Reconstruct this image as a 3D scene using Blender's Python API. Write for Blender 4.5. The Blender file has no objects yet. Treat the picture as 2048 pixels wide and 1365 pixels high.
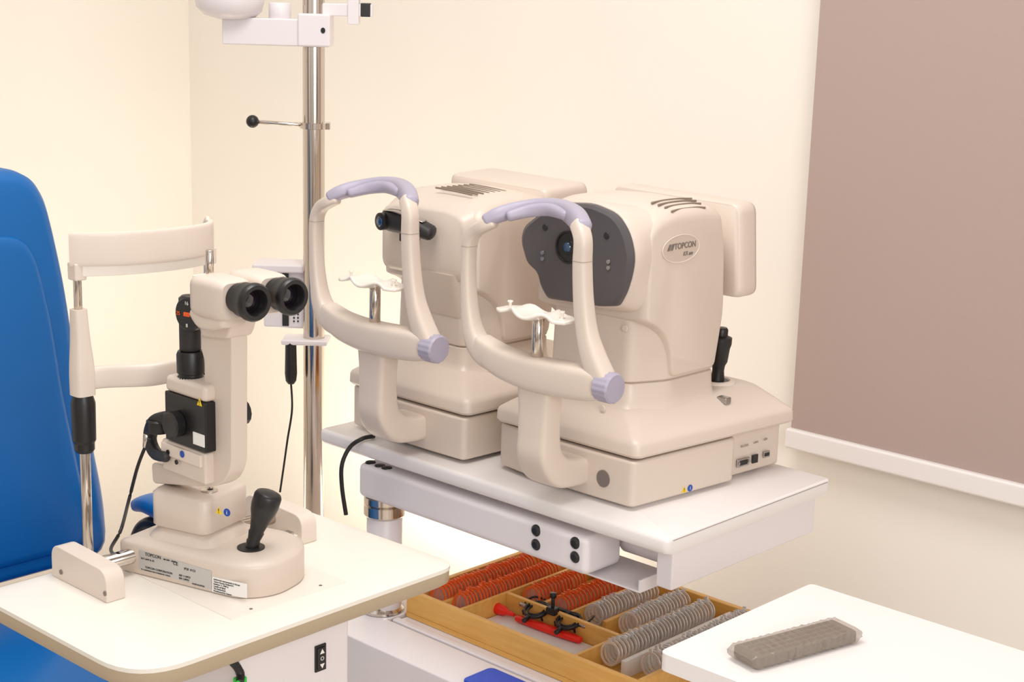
import bpy, bmesh, math, random
from mathutils import Vector, Matrix
random.seed(4)
V=Vector
# ---------------------------------------------------------------- camera
F=3100.0; PITCH=math.radians(12.6); ROLL=math.radians(1.58); TH=math.radians(47)
C=V((0,0,1.45))
R0=V((math.sin(TH),math.cos(TH),0)); FH=V((-math.cos(TH),math.sin(TH),0)); Z=V((0,0,1))
FW=FH*math.cos(PITCH)-Z*math.sin(PITCH)
U0=FH*math.sin(PITCH)+Z*math.cos(PITCH)
RT=R0*math.cos(ROLL)+U0*math.sin(ROLL)
UP=U0*math.cos(ROLL)-R0*math.sin(ROLL)
cam=bpy.data.cameras.new("camera"); co=bpy.data.objects.new("camera",cam)
bpy.context.scene.collection.objects.link(co)
cam.sensor_width=36; cam.lens=F/2048*36; cam.clip_start=.05
M=Matrix.Identity(4)
for i in range(3):
    M[i][0]=RT[i]; M[i][1]=UP[i]; M[i][2]=-FW[i]; M[i][3]=C[i]
co.matrix_world=M
bpy.context.scene.camera=co
def D(px,py): return FW+RT*((px-1024)/F)-UP*((py-682.5)/F)
def UZ(px,py,z): d=D(px,py); return C+d*((z-C.z)/d.z)
def UX(px,py,x): d=D(px,py); return C+d*((x-C.x)/d.x)
def UY(px,py,y): d=D(px,py); return C+d*((y-C.y)/d.y)
def UPL(px,py,p,n=FH): d=D(px,py); return C+d*((p-C).dot(n)/d.dot(n))
# ---------------------------------------------------------------- materials
def lin(c):
    c=c/255.0
    return c/12.92 if c<=.04045 else ((c+.055)/1.055)**2.4
def mat(name,rgb,rough=.5,metal=0,bump=0,bs=200,var=.03,trans=0,emit=0,coat=0,alpha=1):
    m=bpy.data.materials.new(name); m.use_nodes=True
    nt=m.node_tree; b=nt.nodes["Principled BSDF"]
    col=[lin(v) for v in rgb]
    tc=nt.nodes.new("ShaderNodeTexCoord")
    nz=nt.nodes.new("ShaderNodeTexNoise"); nz.inputs["Scale"].default_value=6; nz.inputs["Detail"].default_value=3
    nt.links.new(tc.outputs["Object"],nz.inputs["Vector"])
    mx=nt.nodes.new("ShaderNodeMix"); mx.data_type='RGBA'
    mx.inputs[6].default_value=[v*(1-var) for v in col]+[1]
    mx.inputs[7].default_value=[min(1,v*(1+var)) for v in col]+[1]
    nt.links.new(nz.outputs["Fac"],mx.inputs[0]); nt.links.new(mx.outputs[2],b.inputs["Base Color"])
    b.inputs["Roughness"].default_value=rough; b.inputs["Metallic"].default_value=metal
    b.inputs["Transmission Weight"].default_value=trans
    b.inputs["Coat Weight"].default_value=coat
    b.inputs["Alpha"].default_value=alpha
    if emit:
        b.inputs["Emission Color"].default_value=col+[1]; b.inputs["Emission Strength"].default_value=emit
    if bump:
        n2=nt.nodes.new("ShaderNodeTexNoise"); n2.inputs["Scale"].default_value=bs; n2.inputs["Detail"].default_value=2
        nt.links.new(tc.outputs["Object"],n2.inputs["Vector"])
        bp=nt.nodes.new("ShaderNodeBump"); bp.inputs["Strength"].default_value=bump; bp.inputs["Distance"].default_value=.001
        nt.links.new(n2.outputs["Fac"],bp.inputs["Height"]); nt.links.new(bp.outputs["Normal"],b.inputs["Normal"])
    return m
WALL=mat("cream_wall_paint",(241,235,226),.75,bump=.15,bs=120,var=.01)
FLOORM=mat("floor_vinyl",(218,208,196),.5,var=.05)
BEIGE=mat("beige_plastic",(216,202,189),.36,bump=.04,bs=900,var=.012)
BEIGE2=mat("pale_beige_plastic",(222,209,197),.38,var=.012)
BADGE=mat("badge_grey_beige",(206,190,176),.35,var=.01)
IVORY=mat("ivory_white_plastic",(238,230,220),.3,var=.01)
LILAC=mat("lilac_rubber",(170,164,182),.45,var=.02)
DKGREY=mat("charcoal_panel",(84,80,82),.42,var=.03)
BLACK=mat("black_plastic",(26,25,26),.38,var=.1)
BLACK2=mat("black_satin",(38,36,37),.5,var=.1)
CHROME=mat("chrome_metal",(208,198,188),.14,1,var=.02)
STEEL=mat("brushed_steel",(180,175,172),.3,1,var=.03)
WHITE=mat("white_laminate",(236,231,229),.32,var=.008)
WHITE2=mat("white_painted_metal",(231,225,227),.35,var=.01)
CREAMTOP=mat("cream_laminate",(238,232,222),.28,var=.01)
EDGE=mat("tan_edge_band",(184,167,141),.45,var=.04)
BLUE=mat("blue_vinyl",(0,100,174),.42,bump=.12,bs=300,var=.05)
GLASS=mat("lens_glass_dark",(25,18,28),.05,var=.05,coat=1)
GLASSB=mat("blue_lens_glass",(20,70,110),.05,var=.05,coat=1)
ORANGE=mat("orange_lens_rim",(240,104,40),.3,var=.12)
GREY=mat("grey_lens_rim",(236,234,232),.2,.5,var=.05)
LENSG=mat("clear_lens",(235,238,236),.04,var=.02,alpha=.1)
RED=mat("red_plastic",(240,38,20),.35,var=.05)
YEL=mat("warning_yellow",(240,205,20),.5,var=.01)
BLU2=mat("symbol_blue",(20,75,170),.5,var=.01)
SILVER=mat("silver_label",(196,194,190),.35,.2,var=.02)
LABELW=mat("white_label",(240,238,234),.5,var=.01)
INK=mat("printed_ink",(45,43,44),.6,var=.02)
INKG=mat("grey_ink",(122,112,106),.5,var=.02)
SLOT=mat("vent_recess",(140,124,110),.6,var=.02)
SEAM=mat("seam_line_plastic",(168,152,138),.6,var=.02)  # darker tone for the thin rings drawn at the frame joints
ORINK=mat("orange_ink",(240,95,20),.5,var=.02)
GREEN=mat("green_plastic",(30,205,60),.4,var=.02)
CABLE=mat("black_cable",(26,24,24),.45,var=.05)
FILM=mat("clear_plastic_film",(176,162,148),.14,bump=1,bs=70,var=.02,alpha=.45)
REMOTE=mat("remote_grey",(98,90,84),.5,var=.12)
RBTN=mat("remote_button_dark",(62,57,54),.5,var=.1)
ROYAL=mat("royal_blue_plastic",(15,70,190),.4,var=.04)
def woodmat():
    m=mat("varnished_pine_wood",(204,142,62),.4); nt=m.node_tree; b=nt.nodes["Principled BSDF"]
    tc=nt.nodes.new("ShaderNodeTexCoord"); mp=nt.nodes.new("ShaderNodeMapping"); mp.inputs["Scale"].default_value=(6,40,60)
    nz=nt.nodes.new("ShaderNodeTexNoise"); nz.inputs["Scale"].default_value=2.5; nz.inputs["Detail"].default_value=5
    cr=nt.nodes.new("ShaderNodeValToRGB")
    cr.color_ramp.elements[0].color=(lin(214),lin(152),lin(64),1); cr.color_ramp.elements[1].color=(lin(242),lin(194),lin(108),1)
    nt.links.new(tc.outputs["Object"],mp.inputs[0]); nt.links.new(mp.outputs[0],nz.inputs["Vector"])
    nt.links.new(nz.outputs["Fac"],cr.inputs[0]); nt.links.new(cr.outputs[0],b.inputs["Base Color"]); return m
WOOD=woodmat()
def blindmat():
    m=mat("mauve_woven_fabric",(176,150,141),.8); nt=m.node_tree; b=nt.nodes["Principled BSDF"]
    tc=nt.nodes.new("ShaderNodeTexCoord")
    cols=[]
    for dr in ('X','Z'):
        w=nt.nodes.new("ShaderNodeTexWave"); w.bands_direction=dr; w.inputs["Scale"].default_value=150; w.inputs["Distortion"].default_value=2.5
        w.inputs["Detail"].default_value=2
        nt.links.new(tc.outputs["Object"],w.inputs["Vector"]); cols.append(w)
    ad=nt.nodes.new("ShaderNodeMath"); ad.operation='ADD'
    nt.links.new(cols[0].outputs["Fac"],ad.inputs[0]); nt.links.new(cols[1].outputs["Fac"],ad.inputs[1])
    cr=nt.nodes.new("ShaderNodeValToRGB")
    cr.color_ramp.elements[0].color=(lin(170),lin(150),lin(143),1); cr.color_ramp.elements[1].color=(lin(179),lin(160),lin(152),1)
    hf=nt.nodes.new("ShaderNodeMath"); hf.operation='MULTIPLY'; hf.inputs[1].default_value=.5
    nt.links.new(ad.outputs[0],hf.inputs[0]); nt.links.new(hf.outputs[0],cr.inputs[0]); nt.links.new(cr.outputs[0],b.inputs["Base Color"])
    return m
BLIND=blindmat()
# ---------------------------------------------------------------- helpers
SC=bpy.context.scene.collection
WORLD={}
def link(o,parent=None,label=None):
    SC.objects.link(o)
    if parent is not None:
        o.parent=parent
        o.matrix_parent_inverse=Matrix.Translation(-WORLD[parent.name])
    if label: o["label"]=label
    return o
def thing(name,loc,label,cat,group=None):
    e=bpy.data.objects.new(name,None); e.empty_display_size=.05; e.location=loc
    SC.objects.link(e); WORLD[e.name]=V(loc)
    e["label"]=label; e["category"]=cat
    if group: e["group"]=group
    return e
def top(o,label,cat,group=None):
    o["label"]=label; o["category"]=cat
    if group: o["group"]=group
    return o
def fin(name,bm,m,parent=None,bev=0,seg=3,label=None,angle=35,smooth=True):
    bmesh.ops.recalc_face_normals(bm,faces=bm.faces[:])
    me=bpy.data.meshes.new(name); 
    c=V((0,0,0))
    for v in bm.verts: c+=v.co
    c/=max(1,len(bm.verts))
    for v in bm.verts: v.co-=c
    bm.to_mesh(me); bm.free()
    me.materials.append(m)
    o=bpy.data.objects.new(name,me); o.location=c
    if smooth:
        for p in me.polygons: p.use_smooth=True
    if bev>0:
        b=o.modifiers.new("bevel",'BEVEL'); b.width=bev; b.segments=seg; b.limit_method='ANGLE'; b.angle_limit=math.radians(30); b.harden_normals=True
    elif smooth:
        me.set_sharp_from_angle(angle=math.radians(angle))
    link(o,parent,label); WORLD[o.name]=c.copy()
    return o
def addbox(bm,x0,x1,y0,y1,z0,z1):
    vs=[bm.verts.new((x,y,z)) for z in (z0,z1) for y in (y0,y1) for x in (x0,x1)]
    for f in ((0,1,3,2),(4,6,7,5),(0,4,5,1),(2,3,7,6),(0,2,6,4),(1,5,7,3)):
        bm.faces.new([vs[i] for i in f])
def box(name,x0,x1,y0,y1,z0,z1,m,parent=None,bev=0,seg=3,label=None):
    bm=bmesh.new(); addbox(bm,x0,x1,y0,y1,z0,z1); return fin(name,bm,m,parent,bev,seg,label)
def obox(name,c,ax,ay,az,sx,sy,sz,m,parent=None,bev=0,label=None,seg=3):
    bm=bmesh.new(); addbox(bm,-sx/2,sx/2,-sy/2,sy/2,-sz/2,sz/2)
    for v in bm.verts: v.co=V(c)+ax*v.co.x+ay*v.co.y+az*v.co.z
    return fin(name,bm,m,parent,bev,seg,label)
def addrings(bm,rings,closed=False,cap=True):
    R=[[bm.verts.new(p) for p in r] for r in rings]; n=len(R[0])
    rng=range(len(R)) if closed else range(len(R)-1)
    for i in rng:
        a=R[i]; b=R[(i+1)%len(R)]
        for j in range(n):
            bm.faces.new((a[j],a[(j+1)%n],b[(j+1)%n],b[j]))
    if cap and not closed:
        bm.faces.new(R[0][::-1]); bm.faces.new(R[-1])
def loft(name,rings,m,parent=None,bev=0,seg=3,label=None,angle=35,closed=False):
    bm=bmesh.new(); addrings(bm,rings,closed); return fin(name,bm,m,parent,bev,seg,label,angle)
def prism(name,pts,vec,m,parent=None,bev=0,seg=3,label=None):
    return loft(name,[[V(p) for p in pts],[V(p)+V(vec) for p in pts]],m,parent,bev,seg,label)
def rpoly(pts,r,n=5):
    out=[]; N=len(pts)
    for i in range(N):
        p=V(pts[i]); a=V(pts[i-1]); b=V(pts[(i+1)%N])
        rr=r[i] if isinstance(r,(list,tuple)) else r
        d1=(a-p); d2=(b-p); l=min(rr,d1.length*.48,d2.length*.48)
        if l<1e-5: out.append(p); continue
        s=p+d1.normalized()*l; e=p+d2.normalized()*l
        for k in range(n+1):
            t=k/n; out.append(s*(1-t)**2+p*2*t*(1-t)+e*t*t)
    return out
def frame(d):
    d=V(d).normalized(); a=V((0,0,1)) if abs(d.z)<.9 else V((1,0,0))
    x=a.cross(d).normalized(); y=d.cross(x); return x,y,d
def addlathe(bm,prof,p0,d,seg=40):
    x,y,d=frame(d); p0=V(p0)
    addrings(bm,[[p0+d*h+(x*math.cos(2*math.pi*k/seg)+y*math.sin(2*math.pi*k/seg))*max(r,1e-4) for k in range(seg)] for r,h in prof])
def lathe(name,prof,p0,d,m,parent=None,seg=40,label=None,angle=35):
    bm=bmesh.new(); addlathe(bm,prof,p0,d,seg); return fin(name,bm,m,parent,0,3,label,angle)
def cyl(name,p0,p1,r,m,parent=None,seg=36,label=None,b=None,r2=None):
    p0=V(p0);p1=V(p1);L=(p1-p0).length; r2=r if r2 is None else r2
    b=min(r,r2,L)*.12 if b is None else b
    return lathe(name,[(r-b,0),(r,b),(r2,L-b),(r2-b,L)],p0,p1-p0,m,parent,seg,label,50)
def catm(P,n=8):
    out=[]
    for i in range(len(P)-1):
        p0=P[max(0,i-1)];p1=P[i];p2=P[i+1];p3=P[min(len(P)-1,i+2)]
        for k in range(n):
            t=k/n
            out.append([.5*((2*b)+(-a+c)*t+(2*a-5*b+4*c-d)*t*t+(-a+3*b-3*c+d)*t**3) for a,b,c,d in zip(p0,p1,p2,p3)])
    out.append(list(P[-1])); return out
def addsweep(bm,pts,ws,hs,ref,n=8,seg=20,ex=2.6,round_ends=True):
    if not isinstance(ws,(list,tuple)): ws=[ws]*len(pts)
    if not isinstance(hs,(list,tuple)): hs=[hs]*len(pts)
    data=[list(p)+[w,h] for p,w,h in zip(pts,ws,hs)]
    q=catm(data,n); ref=V(ref); rings=[]
    for i,d in enumerate(q):
        a=V(q[max(0,i-1)][:3]); b=V(q[min(len(q)-1,i+1)][:3]); T=(b-a).normalized()
        B=(ref-T*ref.dot(T)).normalized(); Nn=T.cross(B)
        def ring(c,s):
            r=[]
            for k in range(seg):
                an=2*math.pi*k/seg; ca=math.cos(an); sa=math.sin(an)
                r.append(c+B*(d[3]*s*math.copysign(abs(ca)**(2/ex),ca))+Nn*(d[4]*s*math.copysign(abs(sa)**(2/ex),sa)))
            return r
        c=V(d[:3]); e=min(d[3],d[4])
        if i==0 and round_ends: rings+= [ring(c-T*e*.5,.5),ring(c-T*e*.3,.85)]
        rings.append(ring(c,1))
        if i==len(q)-1 and round_ends: rings+= [ring(c+T*e*.3,.85),ring(c+T*e*.5,.5)]
    addrings(bm,rings)
def sweep(name,pts,ws,hs,ref,m,parent=None,n=8,seg=20,ex=2.6,label=None,round_ends=True):
    bm=bmesh.new(); addsweep(bm,pts,ws,hs,ref,n,seg,ex,round_ends); return fin(name,bm,m,parent,0,3,label,50)
def cable(name,pts,r,parent=None,label=None,m=None):
    return sweep(name,pts,r,r,(.3,.2,.93),m or CABLE,parent,n=8,seg=10,ex=2,label=label,round_ends=False)
def rr(x0,x1,y0,y1,r,z,n=6):
    out=[]
    for cx,cy,a0 in ((x1-r,y1-r,0),(x0+r,y1-r,90),(x0+r,y0+r,180),(x1-r,y0+r,270)):
        for k in range(n+1):
            a=math.radians(a0+90*k/n); out.append(V((cx+r*math.cos(a),cy+r*math.sin(a),z)))
    return out
def loftz(name,st,m,parent=None,label=None,angle=30,bev=0,rot=0,piv=None,seg=3):
    rings=[rr(*s) for s in st]
    if rot:
        R=Matrix.Rotation(rot,4,'Z'); piv=V(piv)
        rings=[[piv+R@(p-piv) for p in r] for r in rings]
    return loft(name,rings,m,parent,bev,seg,label,angle)
def polar(pts,cx,cz,N=72):
    out=[]; n=len(pts)
    for k in range(N):
        an=2*math.pi*k/N; dx,dz=math.cos(an),math.sin(an); best=None
        for i in range(n):
            ax,az=pts[i][0]-cx,pts[i][1]-cz; bx_,bz=pts[(i+1)%n][0]-cx,pts[(i+1)%n][1]-cz
            ex,ez=bx_-ax,bz-az; den=dx*ez-dz*ex
            if abs(den)<1e-12: continue
            t=(ax*ez-az*ex)/den; s=(ax*dz-az*dx)/den
            if t>0 and -1e-6<=s<=1+1e-6 and (best is None or t>best): best=t
        out.append((cx+dx*best,cz+dz*best))
    return out
def text(name,body,size,o,right,up,m,parent,label=None,align='CENTER',ext=.0002,shear=0,bold=0):
    cu=bpy.data.curves.new(name,'FONT'); cu.body=body; cu.size=size; cu.extrude=ext; cu.align_x=align; cu.align_y='CENTER'; cu.shear=shear; cu.offset=bold
    t=bpy.data.objects.new(name+"_tmp",cu); SC.objects.link(t)
    bpy.context.view_layer.update()
    dg=bpy.context.evaluated_depsgraph_get()
    me=bpy.data.meshes.new_from_object(t.evaluated_get(dg)); bpy.data.objects.remove(t)
    right=V(right).normalized(); up=V(up).normalized(); n=right.cross(up)
    for v in me.vertices: v.co=right*v.co.x+up*v.co.y+n*v.co.z
    me.materials.clear(); me.materials.append(m)
    ob=bpy.data.objects.new(name,me); ob.location=V(o); link(ob,parent,label); return ob
def disc_plate(name,c,right,up,rx,ry,th,m,parent,seg=40,label=None,bev=0):
    right=V(right).normalized(); up=V(up).normalized(); n=right.cross(up)
    pts=[V(c)+right*rx*math.cos(2*math.pi*k/seg)+up*ry*math.sin(2*math.pi*k/seg) for k in range(seg)]
    return prism(name,pts,n*th,m,parent,bev,2,label)
def warn(c,right,up,s,parent,both=True):
    right=V(right).normalized(); up=V(up).normalized(); n=right.cross(up); c=V(c)
    prism("warning_symbol",[c+up*s-right*0,c-up*s*.8-right*s,c-up*s*.8+right*s],n*.0006,YEL,parent,label="yellow warning triangle sticker")
    text("warning_mark","!",s*1.7,c+n*.0008-up*s*.1,right,up,INK,parent)
    if both:
        c2=c+right*s*2.5
        disc_plate("manual_symbol",c2,right,up,s,s,.0006,BLU2,parent,24,"round blue manual symbol sticker")
        text("manual_mark","i",s*1.5,c2+n*.0008,right,up,LABELW,parent)
X=V((1,0,0)); Y=V((0,1,0))
# ================================================================ ROOM
YW=2.35; XL=UY(380,200,YW).x
def struct(o): o["kind"]="structure"; return o
struct(box("wall_back",XL-.1,1.2,YW,YW+.1,0,2.8,WALL))
struct(box("wall_left",XL-.1,XL,-1.5,YW,0,2.8,WALL))
struct(box("floor",XL-.1,1.2,-1.5,YW+.1,-.1,0,FLOORM))
# ================================================================ BLIND
xb=UY(1614,430,YW-.03).x; zb=UY(1590,856,YW-.03).z; zb2=UY(1590,896,YW-.03).z
bl=thing("roller_blind",(xb+.5,YW-.03,zb2),"mauve taupe woven roller blind with white bottom rail","window blind")
box("blind_fabric",xb,xb+1.15,YW-.034,YW-.030,zb-.005,2.35,BLIND,bl)
box("bottom_rail",xb-.006,xb+1.156,YW-.045,YW-.022,zb2,zb,WHITE,bl,.005,label="white bottom rail")
cyl("roller_tube",(xb-.01,YW-.036,2.37),(xb+1.16,YW-.036,2.37),.03,WHITE,bl)
box("fixing_bracket",xb-.02,xb-.008,YW-.07,YW,2.33,2.41,WHITE,bl,.003)
box("fixing_bracket",xb+1.158,xb+1.17,YW-.07,YW,2.33,2.41,WHITE,bl,.003)
# ================================================================ INSTRUMENT TABLE
TZ=.75
tx0,tx1,ty0,ty1=-1.890,-1.172,1.570,1.972
it=thing("instrument_table",(-1.76,1.62,.46),"white laminate instrument table on a swing arm holding two machines","table")
loftz("tabletop",[(tx0+.004,tx1-.002,ty0+.005,ty1-.002,.008,TZ-.024),(tx0+.001,tx1-.0005,ty0+.001,ty1,.009,TZ-.020),(tx0,tx1,ty0,ty1,.01,TZ-.014),(tx0,tx1,ty0,ty1,.010,TZ-.006),(tx0+.001,tx1-.0005,ty0+.001,ty1,.009,TZ-.002),(tx0+.004,tx1-.002,ty0+.004,ty1-.002,.008,TZ)],WHITE,it,angle=60)
box("edge_line",tx1-.0004,tx1+.0003,ty0+.012,ty1-.01,TZ-.0040,TZ-.0034,INKG,it)
box("apron",tx1-.040,tx1-.012,ty0+.030,ty1-.02,TZ-.084,TZ-.0245,WHITE2,it,.003)
box("support_arm",-1.80,-1.315,1.575,1.655,.655,.712,WHITE2,it,.010)
box("support_arm",-1.85,-1.42,1.75,1.90,.69,.7255,WHITE2,it,.004)
cyl("cross_tube",(-1.325,1.68,.692),(-1.2125,1.68,.692),.026,WHITE2,it)
box("cross_rail",-1.42,-1.2125,1.72,1.78,.668,.7255,WHITE2,it,.004)
for (px,py) in ((1072,1062),(1072,1090),(1150,1087),(1150,1115)):
    p=UY(px,py,1.5752); lathe("bolt_cap",[(.009,-.001),(.0085,.001),(.005,.0038),(.0001,.004)],(p.x,1.5752,p.z),(0,-1,0),BLACK,it,24,"black plastic bolt cap")
for (px,py) in ((707,921),(722,925),(752,934),(768,938)):
    p=UZ(px,py,.712); lathe("bolt_cap",[(.009,0),(.008,.002),(.0001,.003)],(max(p.x,-1.785),max(p.y,1.590),.7115),(0,0,1),BLACK,it,24)
lathe("collar",[(.030,0),(.034,.004),(.034,.02),(.031,.022),(.034,.024),(.034,.034),(.030,.036)],(-1.778,1.615,.619),(0,0,1),CHROME,it,label="chrome collar")
cyl("column",(-1.778,1.615,.4585),(-1.778,1.615,.621),.029,WHITE2,it)
lathe("column_flange",[(.036,0),(.036,.004),(.033,.008),(.031,.012)],(-1.782,1.615,.4560),(0,0,1),CHROME,it)
bm=bmesh.new()
addbox(bm,-1.43,-1.238,1.600,1.690,.6475,.6500); addbox(bm,-1.2405,-1.238,1.600,1.690,.6500,.6660)
fin("under_tray",bm,WHITE2,it,smooth=False)
# ================================================================ EYE MACHINES
def machine(dx,dy,kind):
    o=V((dx,dy,0)); cx=-1.41
    if kind==1: lab="beige desktop eye refractometer with charcoal front panel and lilac headrest"
    else: lab="beige desktop eye tonometer with black measuring head and lilac headrest"
    r=thing("eye_examination_machine",V((cx,1.80,TZ))+o,lab,"eye testing machine")
    def q(p): return V(p)+o
    hb=.136; YB_=1.968; SK=.10 if kind==1 else .04
    def sk(p):
        p=V(p)
        if p.x>cx: p.x+=(p.y-1.64)*SK*(p.x-cx)/hb
        return q(p)
    poly=[(cx-hb,1.634,0),(cx-.05,1.622,0),(cx+.05,1.620,0),(cx+hb,1.622,0),(cx+hb,1.832,0),(cx+hb-.014,1.846,0),(cx+hb-.014,YB_-.006,0),(cx-hb,YB_-.006,0)]
    pb=rpoly(poly,[.012,.02,.02,.010,.006,.006,.010,.012])
    prism("base",[sk((p.x,p.y,TZ+.006)) for p in pb],(0,0,.066),BEIGE,r,.004)
    for fx,fy in ((-.11,1.66),(.11,1.655),(-.11,1.94),(.118,1.94)):
        cyl("foot",q((cx+fx,fy,TZ)),q((cx+fx,fy,TZ+.008)),.010,BLACK,r,20,"black rubber foot")
    A=cx-hb-.002; B=cx+hb+.003
    def st(d,df,db,rad,z): return [sk(p) for p in rr(A+d,B-d,1.624+df,YB_-db,rad,z)]
    rings=[st(.014,.014,.014,.010,TZ+.0725),st(.003,.003,.003,.011,TZ+.0760),st(0,0,0,.012,TZ+.080),st(.0005,.0005,.0005,.012,TZ+.093),st(.002,.002,.002,.013,TZ+.0975),st(.007,.006,.005,.014,TZ+.1015),st(.016,.013,.008,.015,TZ+.108),st(.036,.028,.015,.017,TZ+.121),st(.044,.034,.018,.018,TZ+.126),st(.052,.040,.024,.018,TZ+.129),st(.060,.047,.030,.016,TZ+.130)]
    loft("sliding_stage",rings,BEIGE,r,angle=34)
    def pr(w,f,b_,s,z):
        return [q(V((cx,1.77,z))+V(((p.x-cx)*s,(p.y-1.77)*s,0))) for p in rpoly([(cx-w,f,0),(cx+w,f,0),(cx+b_,1.735,0),(cx+b_,1.852,0),(cx-b_,1.852,0),(cx-b_,1.735,0)],[.012,.012,.02,.015,.015,.02],5)]
    loft("pedestal",[pr(.090,1.660,.108,1,TZ+.122),pr(.083,1.667,.104,1,TZ+.129),pr(.078,1.673,.100,1,TZ+.138),pr(.075,1.676,.098,1,TZ+.162),pr(.073,1.678,.096,.99,TZ+.164)],BEIGE,r,angle=40)
    loft("lower_body",[pr(.073,1.677,.098,.985,TZ+.1645),pr(.074,1.676,.099,1,TZ+.167),pr(.070,1.678,.099,1,TZ+.29)],BEIGE,r,angle=30)
    hw=.105
    dz0=0 if kind==1 else -.020
    side=[V((cx+hw,y,z)) for y,z in ((1.672,1.140+dz0),(1.69,1.156+dz0),(1.73,1.166+dz0),(1.80,1.166+dz0),(1.843,1.157+dz0),(1.855,1.10),(1.862,1.0),(1.846,.917),(1.738,.917),(1.734,.952),(1.720,.982),(1.695,1.000),(1.672,1.008))]
    sp=rpoly(side,[.01,.02,.04,.04,.012,.03,.02,.008,.012,.02,.03,.02,.006],5)
    rings=[]
    cen=sum(sp,V())/len(sp); zt=max(p.z for p in sp)
    for t,s,dz in ((-1,.91,-.012),(-.97,.96,-.006),(-.88,.99,-.002),(-.6,1,.003),(0,1,.006),(.6,1,.003),(.88,.99,-.002),(.97,.96,-.006),(.993,.935,-.009),(1,.91,-.012)):
        ring=[]
        for p in sp:
            k=max(0,(p.z-(zt-.05))/.05)
            ring.append(q((cx+t*hw,cen.y+(p.y-cen.y)*s,cen.z+(p.z-cen.z)*(s if p.z>cen.z else (s+1)/2)+dz*k)))
        rings.append(ring)
    loft("housing",rings,BEIGE,r,angle=40)
    pcx=cx; pcz=1.090
    pp=[(1125,405),(1190,407),(1238,428),(1262,465),(1272,515),(1266,552),(1256,585),(1241,612),(1205,613),(1100,597),(1086,572),(1080,545),(1058,524),(1046,480),(1052,452),(1085,425)]
    P3=rpoly([UY(a,b,1.645) for a,b in pp],[.014,.014,.014,.014,.014,.014,.01,.006,.01,.006,.008,.008,.008,.012,.012,.012],4)
    if kind==1:
        pan=polar([(p.x,p.z) for p in P3],pcx,pcz)
        pts=[(p.x,p.y) for p in rpoly([(cx-hw,1.150,0),(cx-hw*.6,1.165,0),(cx+hw*.6,1.165,0),(cx+hw,1.150,0),(cx+hw,1.010,0),(cx-hw,1.010,0)],[.025,.05,.05,.025,.03,.03],6)]
        bod=polar(pts,pcx,pcz)
        def mixr(y,k,s):
            return [q((pcx+((a_[0]*(1-k)+c_[0]*k)-pcx)*s,y,pcz+((a_[1]*(1-k)+c_[1]*k)-pcz)*s)) for a_,c_ in zip(pan,bod)]
        loft("front_shell",[mixr(1.6445,0,.97),mixr(1.645,0,1.014),mixr(1.650,.05,1.03),mixr(1.664,.35,1.02),mixr(1.684,.8,1.0),mixr(1.70,1,.99),mixr(1.73,1,.975)],BEIGE,r,angle=60)
        c3=V((cx-.002,1.645,1.088))
        ringsP=[[p+V((0,.006,0)) for p in P3],[p-V((0,.0025,0)) for p in P3],[c3+(p-c3)*.985+V((0,-.006,0)) for p in P3],[c3+(p-c3)*.93+V((0,-.0095,0)) for p in P3]]
        loft("front_panel",[[q(v) for v in rg] for rg in ringsP],DKGREY,r,angle=30,label="charcoal front panel")
        m0=1.872
        mp=[(cx-.13,0,1.165),(cx+.112,0,1.160),(cx+.123,0,1.02),(cx-.13,0,1.02)]
        def mr_(y,s=1,dz=0):
            c_=V((cx,0,1.093)); return [q((c_.x+(v.x-c_.x)*s,y,c_.z+(v.z-c_.z)*s+dz)) for v in rpoly(mp,.016)]
        loft("monitor",[mr_(m0,.96),mr_(m0+.003,.985),mr_(m0+.010,1),mr_(m0+.035,1),mr_(m0+.042,.99),mr_(m0+.045,.95)],BEIGE,r,angle=50)
        box("monitor_neck",cx-.06+dx,cx+.08+dx,1.82+dy,m0+.01+dy,1.05,1.13,BEIGE,r,.01)
        c=UY(1137,495,1.635)
        lathe("measuring_window",[(.0235,0),(.0235,.002),(.021,.002),(.020,-.001),(.011,-.001),(.010,.001),(.0001,.0012)],q(c),(0,-1,0),BLACK,r,48,"round black measuring window")
        lathe("lens",[(.007,0),(.006,.0012),(.0001,.002)],q(c+V((-.002,-.001,0))),(0,-1,0),GLASSB,r,24)
        for a,b in ((1085,512),(1217,530)):
            for k in (-1,1):
                p=UY(a,b+k*6,1.6350); lathe("sensor_window",[(.0035,0),(.003,.0015),(.0001,.0016)],q(p),(0,-1,0),STEEL,r,20)
        for a,b in ((1090,455),(1213,472)):
            p=UY(a,b,1.6352); lathe("led_window",[(.005,0),(.0045,.0008),(.0001,.001)],q(p),(0,-1,0),BLACK2,r,20)
        for k in range(4):
            xx=-1.347+k*.0105; zz=(1.1686,1.1668,1.1641,1.1596)[k]
            sweep("vent_slot",[q((xx+.003,1.722+k*.002,zz)),q((xx-.001,1.755,zz+.0006)),q((xx,1.79,zz+.0004)),q((xx+.003,1.815-k*.003,zz-.0010))],.0014,.0018,(1,0,-.3),SLOT,r,seg=8)
        c=UX(1361,497,cx+hw+.0003)
        disc_plate("badge",q(c),Y,Z,.043,.0200,.0012,BADGE,r,48,"oval grey-beige badge")
        bm=bmesh.new(); n=48; rg=[]
        for k in range(n):
            an=2*math.pi*k/n; cc=q(c)+V((.0012,0,0))+Y*.0425*math.cos(an)+Z*.0197*math.sin(an)
            dr=(Y*math.cos(an)+Z*math.sin(an))
            rg.append([cc+dr*.0005*math.cos(t)+X*.0005*math.sin(t) for t in [j*math.pi/3 for j in range(6)]])
        addrings(bm,rg,closed=True,cap=False); fin("badge_rim",bm,IVORY,r)
        text("brand_lettering","TOPCON",.0118,q(c+V((.0016,.009,.0035))),Y,Z,INKG,r,bold=.0002)
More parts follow.
